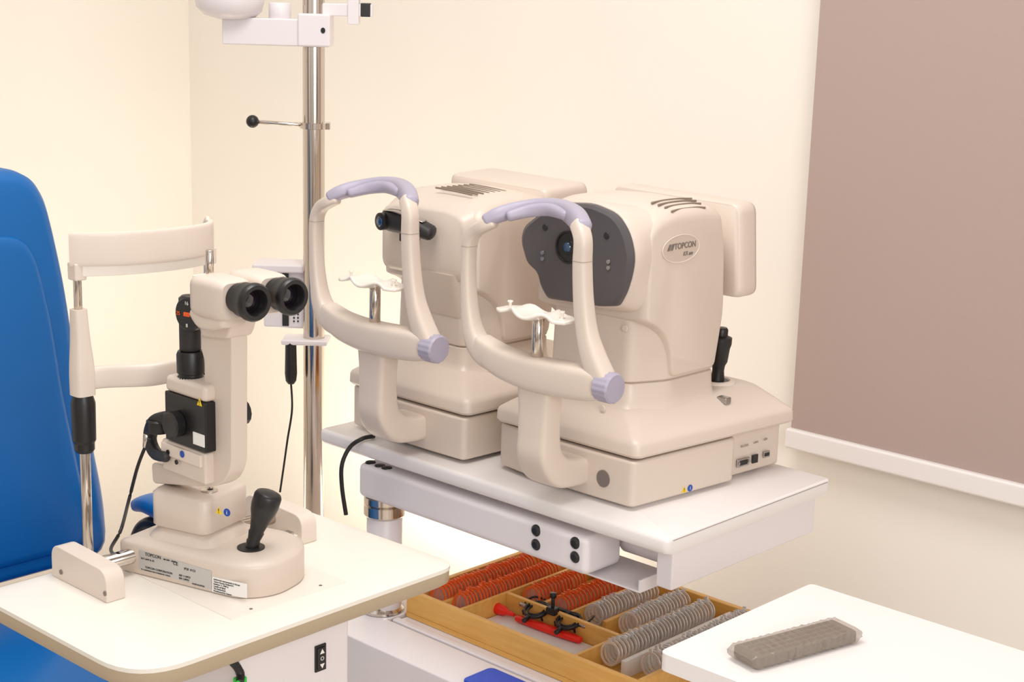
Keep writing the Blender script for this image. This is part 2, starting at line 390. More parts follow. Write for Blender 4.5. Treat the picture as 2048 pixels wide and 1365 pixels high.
        text("model_lettering","KR",.0088,q(c+V((.0016,.010,-.0085))),Y,Z,INKG,r,shear=.3)
        text("model_lettering","-800",.0060,q(c+V((.0016,.0215,-.0095))),Y,Z,INKG,r,shear=.3)
        def leaf(pts): 
            return prism("brand_emblem",rpoly([q(c+V((.0014,-.0240+a,.0035+b))) for a,b in pts],.0008,3),(.0004,0,0),INKG,r)
        leaf([(-.0085,-.0045),(-.0022,-.0045),(.0010,.0045),(-.0036,.0045)])
        leaf([(-.0004,-.0045),(.0044,-.0045),(.0088,.0045),(.0026,.0045)])
        for a,b,yy in ((1250,657,1.6755),(1205,817,1.652)):
            p=UY(a,b,yy); lathe("screw_cover",[(.005,0),(.0045,.0015),(.0001,.0018)],q(p),(0,-1,0),BEIGE2,r,20)
    else:
        loft("front_shell",[[q((x,1.655,z)) for x,z in ((p.x,p.y) for p in rpoly([(cx-.088,1.112,0),(cx-.06,1.122,0),(cx+.06,1.122,0),(cx+.088,1.112,0),(cx+.088,1.03,0),(cx-.088,1.03,0)],[.02,.03,.03,.02,.02,.02],6))],
             [q((x,1.66,z)) for x,z in ((p.x,p.y) for p in rpoly([(cx-.094,1.117,0),(cx-.06,1.127,0),(cx+.06,1.127,0),(cx+.094,1.117,0),(cx+.094,1.02,0),(cx-.094,1.02,0)],[.02,.03,.03,.02,.02,.02],6))],
             [q((x,1.70,z)) for x,z in ((p.x,p.y) for p in rpoly([(cx-.101,1.132,0),(cx-.06,1.143,0),(cx+.06,1.143,0),(cx+.101,1.132,0),(cx+.101,1.012,0),(cx-.101,1.012,0)],[.02,.03,.03,.02,.02,.02],6))]],BEIGE,r,angle=60)
        loft("nose",[[q(p) for p in rr(cx-.045,cx+.085,1.652,1.70,.02,1.03)],[q(p) for p in rr(cx-.035,cx+.082,1.66,1.70,.02,1.0)],[q(p) for p in rr(cx-.03,cx+.078,1.675,1.70,.02,.96)]],BEIGE,r,angle=60)
        mp=[(cx-.12,0,1.158),(cx+.10,0,1.153),(cx+.11,0,1.05),(cx-.12,0,1.05)]
        def mr_(y,s=1,dz=0):
            c_=V((cx,0,1.10)); return [q((c_.x+(v.x-c_.x)*s,y,c_.z+(v.z-c_.z)*s+dz)) for v in rpoly(mp,.014)]
        loft("monitor",[mr_(1.83,.93),mr_(1.835,.98),mr_(1.845,1),mr_(1.92,1,.003),mr_(1.93,.98,.003),mr_(1.933,.93,.003)],BEIGE,r,angle=50)
        hz=1.103
        sweep("measuring_head",[V((cx+dx-.056,1.640+dy,hz-.002)),V((cx+dx-.032,1.622+dy,hz+.003)),V((cx+dx+.008,1.622+dy,hz+.001)),V((cx+dx+.040,1.638+dy,hz-.010))],.016,[.012,.0175,.0165,.011],(0,1,0),BLACK2,r,ex=2.2,label="black measuring head")
        sweep("head_trim",[V((cx+dx-.042,1.622+dy,hz+.017)),V((cx+dx-.01,1.614+dy,hz+.019)),V((cx+dx+.034,1.630+dy,hz+.008))],.008,.0015,(0,1,0),STEEL,r,ex=2.3)
        lathe("measuring_window",[(.0135,0),(.0135,.008),(.011,.009),(.0001,.0092)],V((cx+dx-.034,1.609+dy,hz+.002)),(-.1,-1,0),BLACK,r,32)
        lathe("lens",[(.0075,0),(.0065,.001),(.0001,.002)],V((cx+dx-.035,1.5998+dy,hz+.002)),(-.1,-1,0),GLASSB,r,24)
        box("nozzle_bracket",cx+dx-.022,cx+dx-.002,1.628+dy,1.66+dy,hz-.030,hz-.008,BLACK,r,.003)
        box("nozzle_block",cx+dx-.018,cx+dx-.006,1.636+dy,1.66+dy,hz-.045,hz-.030,BLACK2,r,.003)
        for k in range(7):
            y=1.700+dy+k*.0125; sweep("vent_slot",[V((cx+dx-.015,y,1.1522)),V((cx+dx+.02,y+.002,1.1512)),V((cx+dx+.06,y+.004,1.1486))],.0015,.0016,(0,1,0),SLOT,r,seg=8)
        c=V((cx+hw+dx+.0003,1.83+dy,1.095))
        disc_plate("badge",c,Y,Z,.036,.018,.0012,BADGE,r,48)
        text("brand_lettering","TOPCON",.0115,c+V((.0016,.004,.002)),Y,Z,INKG,r)
    # chin rest frame
    y0=1.545
    def u(a,b,y=y0): return q(UY(a,b,y))
    bm=bmesh.new()
    addsweep(bm,[u(986,444,1.549),u(970,451),u(950,464),u(939,492),u(937,560),u(941,630),u(952,678),u(975,708),u(1020,728)],[.010,.011,.011,.011,.011,.0125,.015,.017,.017],[.009,.009,.0088,.0085,.0085,.0105,.0145,.018,.019],(0,1,0),ex=3.6,seg=28)
    addsweep(bm,[u(1158,450,1.553),u(1166,480),u(1165,530),u(1167,600),u(1174,665),u(1187,715),u(1206,762)],[.011,.011,.0115,.012,.013,.015,.016],[.0105,.011,.0115,.012,.013,.0155,.017],(0,1,0),ex=3.6,seg=28)
    addsweep(bm,[u(962,690),u(1005,722),u(1065,745),u(1130,759),u(1180,768),u(1206,773)],[.016,.019,.021,.021,.019,.016],[.016,.021,.0235,.024,.0225,.018],(0,1,0),ex=4.5,seg=28)
    fin("chin_rest_frame",bm,BEIGE,r,angle=50)
    p=u(939,492); sweep("joint_seam",[p-Z*.0004,p+Z*.0004],.0112,.0087,(0,1,0),SEAM,r,n=1,seg=28,ex=3.6,round_ends=False)
    p=u(1165,522); sweep("joint_seam",[p-Z*.0004,p+Z*.0004],.0118,.0118,(0,1,0),SEAM,r,n=1,seg=28,ex=3.6,round_ends=False)
    sweep("headrest",[u(974,442,1.545),u(998,430,1.556),u(1040,418,1.583),u(1085,412,1.600),u(1125,418,1.598),u(1152,435,1.575),u(1166,458,1.552)],[.0105,.0115,.0125,.013,.0125,.0125,.0115],[.0095,.0105,.0108,.011,.0125,.0145,.0135],(0,1,0),LILAC,r,ex=3,label="lilac padded forehead rest")
    sweep("headrest_pad",[u(1018,433,1.556),u(1060,422,1.577),u(1100,420,1.585),u(1134,432,1.573)],.008,[.007,.009,.009,.007],(0,1,0),LILAC,r,label="lilac rubber pad")
    xs=u(1076,800).x; yy=y0+dy
    sweep("support_stem",[V((xs,yy+.004,.935)),V((xs,yy+.004,.89)),V((xs,yy+.004,.855)),V((xs,yy+.007,.822)),V((xs,yy+.026,.799)),V((xs,yy+.055,.792)),V((xs,yy+.075,.791)),V((xs,yy+.10,.791))],[.031,.028,.027,.028,.030,.031,.032,.032],[.020,.018,.019,.022,.023,.021,.020,.019],(1,0,0),BEIGE,r,ex=6,seg=36)
    k=u(1197,770)+X*.003
    bm=bmesh.new(); seg=64; rings=[]
    for rr_,h in [(.016,0),(.0205,.002),(.0205,.024),(.0185,.027),(.0001,.028)]:
        rings.append([k+X*h+(Y*math.cos(2*math.pi*j/seg)+Z*math.sin(2*math.pi*j/seg))*max(1e-4,rr_*(1+(.035 if j%4<2 and .001<h<.026 else 0))) for j in range(seg)])
    addrings(bm,rings); fin("height_knob",bm,LILAC,r,angle=25,label="ribbed lilac adjusting knob")
    cc=u(1075,632)
    cyl("chin_post",V((cc.x+.002,cc.y,u(1080,720).z)),V((cc.x+.002,cc.y,cc.z-.002)),.0085,CHROME,r,28,"chrome post")
    lathe("post_socket",[(.014,0),(.014,.004),(.010,.005)],V((cc.x+.002,cc.y,u(1080,722).z)),(0,0,1),BEIGE,r,28)
    bm=bmesh.new(); N=24; Mr=10; grid=[]
    for i in range(N+1):
        s=-1+2*i/N; row=[]
        for j in range(Mr+1):
            t=-1+2*j/Mr
            wy=.026*(1-.35*math.exp(-((abs(s)-.55)/.22)**2))*(1-.55*max(0,abs(s)-.75)/.25)
            xx=cc.x+s*.064
            zz=cc.z+.004+.006*math.exp(-((abs(s)-.42)/.2)**2)-.004*math.exp(-(s/.25)**2)+.003*t*t*(1-abs(s))
            row.append(bm.verts.new((xx,cc.y+t*wy-.004,zz)))
        grid.append(row)
    for i in range(N):
        for j in range(Mr): bm.faces.new((grid[i][j],grid[i+1][j],grid[i+1][j+1],grid[i][j+1]))
    chh=fin("chin_cup",bm,IVORY,r,label="ivory saddle shaped chin cup",angle=80); s=chh.modifiers.new("s",'SOLIDIFY'); s.thickness=.005; s.offset=-1
    b2=chh.modifiers.new("b",'BEVEL'); b2.width=.0015; b2.segments=2
    for s in (-1,1):
        lathe("paper_pin",[(.0022,0),(.0022,.008),(.0042,.0085),(.004,.0105),(.0001,.011)],V((cc.x+s*.048,cc.y-.004,cc.z+.004)),(0,0,1),IVORY,r,16)
    sd_=V((SK,1,0)).normalized(); sn_=V((1,-SK,0)).normalized()
    S0=V((cx+hb,1.64,TZ))
    def onS(a,b,off): return UPL(a,b,S0+sn_*off,sn_)
    if kind==1:
        c=UY(1206,958,1.620)
        disc_plate("round_cover",V((c.x+dx,1.623+dy,c.z)),X,Z,.0115,.0125,.0035,INKG,r,32,"round grey cover")
        pf=-.0136
        c=onS(1486,925,pf); obox("serial_port",q(c),sd_,Z,sn_,.028,.013,.003,STEEL,r,.003); obox("serial_socket",q(c+sn_*.0012),sd_,Z,sn_,.018,.008,.002,BLACK,r,.002)
        for sgn in (-1,1):
            disc_plate("port_screw",q(c+sn_*.001+sd_*sgn*.0115),sd_,Z,.0022,.0022,.002,STEEL,r,12)
        c=onS(1510,918,pf); obox("network_port",q(c),sd_,Z,sn_,.012,.013,.002,BLACK,r)
        c=onS(1533,909,pf); obox("usb_port",q(c),sd_,Z,sn_,.014,.010,.002,STEEL,r,.0005); obox("usb_slot",q(c+sn_*.0007),sd_,Z,sn_,.010,.005,.002,BLACK,r)
        for t_,a,b in (("RS-232C",1490,892),("LAN",1512,885),("USB",1531,879)):
            text("port_lettering",t_,.005,q(onS(a,b,pf+.0006)),sd_,Z,INKG,r)
        jb=UZ(1434,766,TZ+.128)
        lathe("joystick_collar",[(.030,-.004),(.029,.003),(.026,.0055),(.020,.0055),(.0185,.003)],q(jb),(0,0,1),BEIGE2,r,40,"pale joystick collar",50)
        lathe("joystick",[(.019,0),(.018,.004),(.011,.005),(.009,.02),(.010,.028),(.013,.034),(.015,.055),(.017,.062),(.017,.072),(.010,.075),(.010,.084),(.008,.087),(.0001,.088)],q(jb),(.03,.01,1),BLACK,r,36,"black joystick",40)
        p=UZ(1448,795,TZ+.125); obox("grey_catch",q(V((p.x,p.y,TZ+.121))),X,Y,Z,.018,.014,.010,STEEL,r,.002)
        w=onS(1368,980,.0002); warn(q(w),sd_,Z,.0050,r)
    else:
        w=V((cx+hb+dx+.0045,1.735+dy,TZ+.022)); warn(w,sd_,Z,.0050,r)
    return r
machine(0,0,1)
machine(-.315,-.018,2)
o=cable("power_cable",[UZ(748,873,.7545),UZ(725,878,.7555),V(UY(700,895,1.558)),V(UY(684,930,1.545)),V(UY(684,975,1.545)),V(UY(692,1030,1.55))],.0035)
top(o,"black power cable looping over the white table edge","cable")
# ================================================================ POLE
pp=C+D(628,700)*2.9; PX,PY=pp.x,pp.y; PC=V((PX,PY,0))
po=thing("equipment_stand",(PX,PY,0),"tall chrome pole with lamp arm, knob rod and charger","equipment pole")
cyl("pole",(PX,PY,.0),(PX,PY,2.3),.0200,CHROME,po,48,"polished chrome pole",b=.002)
def pz(py): return UPL(628,py,PC).z
def pl(a,b,d=0): return UPL(a,b,PC+FH*d)
lathe("clamp_ring",[(.020,0),(.0255,.001),(.0255,.011),(.020,.012)],(PX,PY,pz(258)),(0,0,1),CHROME,po)
obox("clamp_lug",pl(654,252),R0,FH,Z,.012,.016,.013,CHROME,po,.001)
cyl("knob_rod",pl(604,250),pl(515,244),.0035,CHROME,po,16,"chrome rod")
lathe("ball_knob",[(.0115*math.sin(math.pi*k/16)+1e-4,-.0115*math.cos(math.pi*k/16)) for k in range(17)],pl(505,243),(-1,0,0),BLACK,po,28,"black ball knob",80)
obox("lamp_arm",pl(530,63),R0,FH,Z,.145,.05,.048,WHITE2,po,.003)
obox("arm_bracket",pl(632,60),R0,FH,Z,.058,.062,.058,WHITE2,po,.004)
disc_plate("bolt_hole",pl(646,61,-.0315),R0,Z,.004,.005,.0006,BLACK,po,20)
lathe("lamp_head",[(.0001,-.02),(.02,-.018),(.045,-.012),(.058,.0),(.062,.02),(.058,.05),(.045,.075),(.02,.085)],pl(458,18),(0.1,0,1),WHITE2,po,40,"white domed lamp head",70)
cyl("arm_stub",pl(560,45),pl(560,5),.02,WHITE2,po)
obox("side_arm",pl(690,20),R0,FH,Z,.10,.02,.022,WHITE2,po,.002)
obox("side_arm",pl(708,18),R0,FH,Z,.02,.03,.055,WHITE2,po,.002)
obox("arm_end_cap",pl(732,20),R0,FH,Z,.018,.022,.024,BLACK2,po,.002)
cb=pl(578,590,.045)
obox("charger_box",cb,R0,FH,Z,.088,.06,.118,WHITE2,po,.006,label="white charger box")
obox("charger_lid",pl(562,532,.04),R0,FH,Z,.098,.07,.016,WHITE2,po,.004)
obox("charger_slot",pl(571,600,.013),R0,FH,Z,.012,.004,.10,BLACK2,po,.001)
obox("red_stripe",pl(545,552,.0135),R0,FH,Z,.04,.002,.006,RED,po,0)
for k in range(4):
    for j in range(2):
        disc_plate("speaker_hole",pl(588+j*8,622+k*7,.0145),R0,Z,.0018,.0018,.0008,BLACK2,po,10)
obox("cradle_plate",pl(612,680,-.0),R0,FH,Z,.085,.06,.010,WHITE2,po,.003)
hd=thing("otoscope",pl(582,768,-.02),"black handheld otoscope hanging below the pole cradle with its cord","otoscope")
lathe("handle",[(.006,0),(.010,.006),(.0115,.02),(.0105,.07),(.010,.080),(.008,.082),(.0001,.083)],pl(582,768,-.02),(0,0,1),BLACK,hd)
cable("cord",[pl(582,766,-.02),pl(584,820,-.02),pl(575,880,-.025),pl(568,930,-.025),pl(560,985,-.025)],.002,hd)
# ================================================================ CHAIR
chx=-2.10; yc=1.07
ch=thing("patient_chair",(-1.95,yc,0),"blue vinyl high-backed patient chair beside the slit lamp table","chair")
px=[(35,340),(66,356),(90,395),(106,455),(130,565),(155,730),(190,900),(210,1000),(218,1110)]
half=[UX(a,b,chx) for a,b in px]
prof=[(p.y-yc,p.z) for p in half]
out=[V((chx,yc-a,z)) for a,z in prof[::-1]]+[V((chx,yc,1.186))]+[V((chx,yc+a,z)) for a,z in prof]
op=rpoly(out,.04,4)
cc=V((chx,yc,.85))
rings=[]
for dxx,s in ((-.10,.90),(-.09,.95),(-.07,.985),(-.04,1.0),(-.02,1.0),(0,.985),(.012,.94),(.016,.88)):
    rings.append([V((chx+dxx,cc.y+(p.y-cc.y)*s,cc.z+(p.z-cc.z)*(s*.5+.5))) for p in op])
loft("backrest",rings,BLUE,ch,angle=60)
rings=[]
for dxx,s in ((.0,.80),(.016,.80),(.020,.785),(.0225,.75)):
    rings.append([V((chx+dxx,cc.y+(p.y-cc.y)*s,cc.z-.03+(p.z-cc.z)*(s*.9+.08))) for p in op])
loft("back_cushion",rings,BLUE,ch,angle=60)
loftz("seat",[(-2.10,-1.68,.84,1.30,.05,.42),(-2.11,-1.665,.83,1.31,.06,.44),(-2.11,-1.665,.83,1.31,.06,.50),(-2.10,-1.68,.85,1.29,.06,.525)],BLUE,ch,angle=60)
for s in (0,1):
    ya=1.345 if s==0 else .74
    sweep("armrest",[V((-2.06,ya,.630)),V((-2.02,ya,.640)),V((-1.94,ya,.636)),V((-1.86,ya,.62))],[.024,.03,.032,.028],[.012,.016,.018,.014],(0,1,0),BLUE,ch,ex=2.8)
    sweep("armrest_bracket",[V((-2.08,ya,.50)),V((-2.065,ya,.57)),V((-2.02,ya,.608)),V((-1.90,ya,.608))],.022,.012,(0,1,0),BLACK,ch,ex=3)
    box("seat_side_bracket",-2.11,-2.05,min(ya,1.29 if s==0 else .76),max(ya,1.29 if s==0 else .86),.47,.51,BLACK,ch,.004)
cyl("pedestal",(-1.90,yc,.03),(-1.90,yc,.43),.05,CHROME,ch)
lathe("pedestal_foot",[(.22,0),(.22,.02),(.10,.035),(.06,.05)],(-1.90,yc,0),(0,0,1),STEEL,ch)
# ================================================================ SLIT LAMP TABLE
st_=thing("slit_lamp_table",(-1.46,1.07,0),"cream topped adjustable table with tan edge carrying the slit lamp","table")
ex0,ex1,ey0,ey1=-1.612,-1.298,.822,1.305
poly=[(ex0,ey0,0),(ex1+.01,ey0+.005,0),(ex1+.004,(ey0+ey1)/2-.01,0),(ex1,ey1,0),(ex0,ey1-.01,0)]
tp=rpoly(poly,[.03,.07,.2,.03,.03],8)
def at(z,s=0):
    c=V(((ex0+ex1)/2,(ey0+ey1)/2,0))
    return [V((p.x-math.copysign(s,p.x-c.x),p.y-math.copysign(s,p.y-c.y),z)) for p in tp]
loft("tabletop",[at(TZ-.006),at(TZ-.001),at(TZ,.003)],CREAMTOP,st_,angle=60)
loft("edge_band",[at(TZ-.026,.006),at(TZ-.022,.001),at(TZ-.0061,-.0006)],EDGE,st_,angle=60,label="tan plastic edge band")
box("control_box",-1.50,-1.345,1.00,1.165,.60,.7235,WHITE2,st_,.004)
box("column",-1.50,-1.40,1.02,1.13,.05,.60,WHITE2,st_,.006)
box("foot_base",-1.60,-1.25,.95,1.20,0,.05,WHITE2,st_,.01)
p=UX(640,1316,-1.345)
obox("rocker_switch_frame",p,Y,Z,X,.017,.034,.004,BLACK,st_,.001,label="black rocker switch")
obox("rocker",p+V((.002,0,0)),Y,Z,X,.012,.028,.004,BLACK2,st_,.0015)
def tri(c,s):
    prism("switch_mark",[c+Z*s*.0035,c-Z*s*.0025-Y*.0035,c-Z*s*.0025+Y*.0035],(.0004,0,0),LABELW,st_)
tri(p+V((.0042,0,.009)),1); tri(p+V((.0042,0,-.009)),-1)
text("switch_mark","O",.007,p+V((.0044,0,0)),Y,Z,LABELW,st_)
p=UX(480,1362,-1.345); obox("green_plug",V((p.x,p.y,p.z)),Y,Z,X,.014,.009,.010,GREEN,st_,.002,label="bright green plug")
cable("power_lead",[UX(462,1322,-1.35),UX(474,1335,-1.348),UX(481,1350,-1.345),UX(480,1364,-1.34)],.005,st_)
# ================================================================ SLIT LAMP
sl=thing("slit_lamp",(-1.47,1.07,TZ),"beige slit lamp microscope with black eyepieces, joystick and chin rest","slit lamp microscope")
def guard(name,y0,y1):
    pts=rpoly([(-1.602,y0,TZ),(-1.482,y0,TZ),(-1.482,y0,TZ+.038),(-1.602,y0,TZ+.042)],[.002,.002,.018,.018],6)
    return prism(name,pts,(0,y1-y0,0),BEIGE2,sl,.004)
guard("rail_guard",.915,.940); guard("rail_guard",1.203,1.228)
for a,b in ((122,1145),(210,1188)):
    p=UY(a,b,.9145); disc_plate("guard_screw",p,X,Z,.003,.003,.0008,INKG,sl,14)
cyl("slide_axle",(-1.545,.938,TZ+.022),(-1.545,1.205,TZ+.022),.0095,CHROME,sl,28,"chrome slide axle")
box("rack_rail",-1.51,-1.49,1.10,1.203,TZ,TZ+.012,IVORY,sl,.001)
box("glide_plate",-1.60,-1.345,.99,1.16,TZ,TZ+.0012,IVORY,sl,.0)
for a,b in ((502,1219),(641,1172)):
    p=UZ(a,b,TZ+.0012); disc_plate("plate_screw",p,X,Y,.002,.002,.0006,INKG,sl,12)
for k in range(9):
    box("rack_tooth",-1.50,-1.488,1.11+k*.010,1.115+k*.010,TZ+.012,TZ+.018,STEEL,sl)
sp=[V((-1.562,.983,0)),V((-1.383,1.032,0)),V((-1.364,1.07,0)),V((-1.38,1.125,0)),V((-1.42,1.155,0)),V((-1.59,1.10,0))]
spr=rpoly(sp,[.006,.022,.022,.022,.03,.014],6); c0=sum(spr,V())/len(spr)
def sr(z,s): return [V((c0.x+(p.x-c0.x)*s,c0.y+(p.y-c0.y)*s,z)) for p in spr]
loft("base",[sr(TZ+.002,.985),sr(TZ+.004,1),sr(TZ+.036,1),sr(TZ+.039,.994),sr(TZ+.041,.975),sr(TZ+.046,.86)],BEIGE,sl,angle=35)
e=(sp[1]-sp[0]).normalized(); nn=e.cross(Z)
def onf(a,b,off=.0008):
    pt=sp[0]+nn*off; d=D(a,b); t=(pt-C).dot(nn)/d.dot(nn); return C+d*t
def plate(name,quadpx,m,off,lab):
    ps=[onf(a,b,off-.0006) for a,b in quadpx]; return prism(name,ps,nn*.0008,m,sl,label=lab)
plate("name_plate",[(279,1100),(423,1143),(424,1180),(279,1137)],SILVER,.0008,"silver printed name plate")
plate("regulatory_label",[(425,1154),(494,1169),(494,1197),(425,1184)],LABELW,.0008,"white printed label")
for t_,s_,a,b,al in (("TOPCON",.0058,290,1109,'LEFT'),("SLIT LAMP SL-2G",.0028,282,1117,'LEFT'),("100-240V~ 50/60Hz",.0026,326,1119,'LEFT'),("TOPCON CORPORATION",.0036,290,1135,'LEFT'),("CE",.0062,346,1127,'LEFT'),("75-1 HASUNUMA-CHO, ITABASHI-KU, TOKYO",.0022,282,1139,'LEFT'),("REF 1110923",.0032,358,1151,'LEFT'),("S/N 120952",.0032,358,1157,'LEFT'),("MADE IN JAPAN",.0026,384,1168,'LEFT'),("IP20  0123",.004,368,1138,'LEFT')):
    text("plate_lettering",t_,s_,onf(a,b,.0012),e,Z,INK,sl,align=al)
for k in range(6):
    text("label_lettering",("Authorized representative in Europe","Topcon Europe Medical B.V.","Essebaan 11, 2908 LJ","Capelle a/d IJssel","The Netherlands","Manufactured by Topcon")[k],.0026,onf(427,1159+k*4.6,.0012),e,Z,INK,sl,align='LEFT')
rot=math.radians(16); tc_=V((-1.505,1.062,0))
loftz("turret_plinth",[(-1.556,-1.452,1.012,1.112,.02,TZ+.043),(-1.551,-1.457,1.017,1.107,.02,TZ+.051),(-1.543,-1.465,1.022,1.102,.02,TZ+.060)],BEIGE,sl,rot=rot,piv=tc_,angle=60)
loftz("turret",[(-1.544,-1.464,1.021,1.103,.011,TZ+.060),(-1.547,-1.461,1.018,1.106,.013,TZ+.063),(-1.547,-1.461,1.018,1.106,.013,TZ+.102),(-1.543,-1.465,1.021,1.102,.013,TZ+.106)],BEIGE,sl,rot=rot,piv=tc_,angle=60)
lathe("turret_screw",[(.010,0),(.010,.003),(.008,.004),(.0001,.0035)],(-1.478,1.058,TZ+.1045),(0,0,1),CHROME,sl,24)
warn(UPL(438,1022,V((-1.47,1.026,0)),nn),e,Z,.0048,sl)
YA=1.030; YB=1.053
def a_(x,y,pl_=YA): return UY(x,y,pl_)
arm=[(404,655),(463,672),(463,935),(450,964),(425,976),(305,968),(302,925),(330,930),(385,940),(402,935),(408,905),(408,720),(400,695)]
prism("microscope_arm",rpoly([a_(*p) for p in arm],[.01,.006,.018,.012,.012,.008,.008,.01,.012,.012,.01,.01,.01],5),(0,YB-YA,0),BEIGE,sl,.002)
def bx(name,x0p,x1p,y0p,y1p,m,dy0,dy1,bev=.004,lab=None):
    pl_=YA+dy0
    mx=(x0p+x1p)/2; a=a_(x0p,(y0p+y1p)/2,pl_); b=a_(x1p,(y0p+y1p)/2,pl_); t=a_(mx,y0p,pl_); u_=a_(mx,y1p,pl_)
    return box(name,a.x,b.x,YA+dy0,YA+dy1,u_.z,t.z,m,sl,bev,label=lab)
bx("lamp_lower_housing",324,410,893,955,BEIGE,-.012,.022,.003)
bx("lamp_control_block",330,411,795,893,BLACK,-.014,.024,.002,"black control block")
bx("lamp_collar_block",329,409,762,795,BEIGE,-.014,.024,.006)
bx("control_plate",386,408,868,892,LABELW,-.0150,-.0138,.0,"small white scale label")
ty_=YA+.004; tx_=a_(381,720,ty_).x
z0=a_(381,764,ty_).z; z1=a_(381,700,ty_).z; z2=a_(381,600,ty_).z
lathe("slit_width_drum",[(.0155,0),(.0155,.008),(.0145,.009),(.0145,.012),(.0162,.013),(.0162,z1-z0-.004),(.0145,z1-z0)],(tx_,ty_,z0-.001),(0,0,1),BLACK,sl,40,"black drum with scale marks")
for k in range(16):
    an=math.radians(-150+k*14); p=V((tx_+.0157*math.cos(an),ty_+.0157*math.sin(an),z0+.005))
    obox("scale_mark",p,V((-math.sin(an),math.cos(an),0)),V((math.cos(an),math.sin(an),0)),Z,.0006,.0006,.004,LABELW,sl)
cyl("lamp_tube",(tx_,ty_,z1-.001),(tx_,ty_,z2),.0125,BLACK2,sl,36)
lathe("tube_cap",[(.0125,0),(.0125,.003),(.009,.006),(.0001,.0065)],(tx_,ty_,z2-.001),(0,0,1),BLACK,sl,36)
kf0=a_(381,628,ty_-.014)
dn=V((.2,-.98,0)).normalized(); dr_=V((.98,.2,0)).normalized(); kf=kf0+dn*.006
lathe("filter_dial",[(.018,0),(.0200,.002),(.0200,.010),(.018,.012),(.0001,.0125)],kf-dn*.0125,dn,BLACK,sl,28,"black filter dial",25)
obox("dial_pointer",kf,dr_,dn,Z,.010,.002,.005,ORINK,sl,.001)
for t_,aa in (("10",0),("25",180),("16",90),("8",-90)):
    text("dial_lettering",t_,.006,kf+dr_*.013*math.cos(math.radians(aa))+Z*.013*math.sin(math.radians(aa))+dn*.0004,dr_,Z,ORINK if aa in (0,180) else LABELW,sl)
kp=UY(355,848,YA-.016); lathe("width_knob",[(.010,0),(.0155,.001),(.016,.012),(.014,.014),(.0001,.0135)],(kp.x,YA-.014,kp.z),(0,-1,0),BLACK,sl,14,"black knurled knob",20)
kp=UY(486,826,YB+.014); lathe("width_knob",[(.008,0),(.010,.004),(.0155,.005),(.0155,.018),(.014,.019),(.0001,.019)],(kp.x-.004,YB,kp.z),(0.0,1,0),BLACK,sl,14,"black knurled knob",20)
w=UY(408,808,YA-.0143); warn(V((w.x-.008,YA-.0146,w.z)),X,Z,.0048,sl,False)
bx("connector_plate",322,400,898,922,BEIGE2,-.015,-.010,.001)
for (a,b) in ((336,905),(353,925)):
    p=UY(a,b,YA-.0155); lathe("jack_socket",[(.003,0),(.003,.001),(.0001,.0002)],(p.x,YA-.0152,p.z),(0,-1,0),BLACK,sl,16)
p=UY(364,909,YA-.0155); disc_plate("manual_symbol",V((p.x,YA-.0152,p.z)),X,Z,.0042,.0042,.0006,BLU2,sl,24,"round blue manual symbol sticker")
sweep("lamp_clamp",[a_(335,835,YA-.004),a_(312,845,YA-.004),a_(300,875,YA-.004),a_(310,905,YA-.008),a_(332,915,YA-.018)],[.008,.010,.008,.007,.005],[.008,.009,.007,.008,.006],(0,1,0),BLACK2,sl)
lathe("clamp_lens",[(.014,0),(.015,.002),(.015,.014),(.0125,.016),(.011,.013),(.0001,.013)],a_(318,864,YA-.004),(0,0,1),BLACK,sl,28)
cyl("chrome_thumb_screw",a_(292,895,YA-.010),a_(293,868,YA-.010),.004,CHROME,sl,20,"chrome thumb screw")
cable("lamp_cable",[a_(291,893,YA-.010),a_(275,935,YA-.008),a_(258,1000,YA+.0),UZ(242,1060,.81),UZ(222,1098,.775),V((-1.628,1.02,.742))],.0022,sl)
ym=1.043
hx=[(388,576),(400,564),(455,564),(466,600),(466,640),(455,680),(402,676),(392,640)]
prism("microscope_body",rpoly([a_(a,b,ym-.020) for a,b in hx],.008,5),(0,.036,0),BEIGE,sl,.004)
bx("top_mount",384,436,556,584,IVORY,-.004,.022,.002)
cyl("test_rod",a_(419,560,YA+.006),a_(419,500,YA+.006),.0048,CHROME,sl,24,"short chrome rod")
zc=1.1155
for yy,xo in ((1.019,.008),(1.071,.008)):
    rings=[]
    for xx,s in ((-1.436,.82),(-1.432,.94),(-1.424,1),(-1.392,1.0),(-1.380,.96),(-1.374,.86)):
        rings.append([V((xx+xo,yy+(p.x)*s,zc+(p.y)*s)) for p in rr(-.0230,.0230,-.027,.0195,.010,0)])
    loft("prism_housing",rings,BEIGE,sl,angle=50)
    lathe("eyepiece",[(.0165,0),(.0170,.010),(.0195,.012),(.0195,.022),(.0215,.026),(.0215,.031),(.0195,.034),(.0150,.0335),(.0130,.029),(.0125,.020),(.0001,.020)],(-1.373+xo,yy,zc),(1,0,-.02),BLACK,sl,44,"black rubber eyepiece",40)
    lathe("eyepiece_lens",[(.0120,0),(.010,.002),(.005,.0032),(.0001,.0036)],(-1.353+xo,yy,zc-.0004),(1,0,-.02),GLASS,sl,32)
sweep("prism_lower_shell",[V((-1.430,1.021,1.092)),V((-1.41,1.021,1.083)),V((-1.378,1.021,1.088))],[.020,.022,.018],[.008,.010,.008],(0,1,0),BEIGE,sl,ex=3.5)
box("prism_bridge",-1.430,-1.390,1.02,1.075,1.095,1.130,BEIGE,sl,.006)
jb=UZ(502,1098,TZ+.045); jt=UPL(537,990,jb,FH); jd=(jt-jb)
lathe("joystick_collar",[(.0165,0),(.0165,.002),(.013,.0025),(.0001,.0015)],V((jb.x,jb.y,TZ+.0455)),(0,0,1),BLACK2,sl,32)
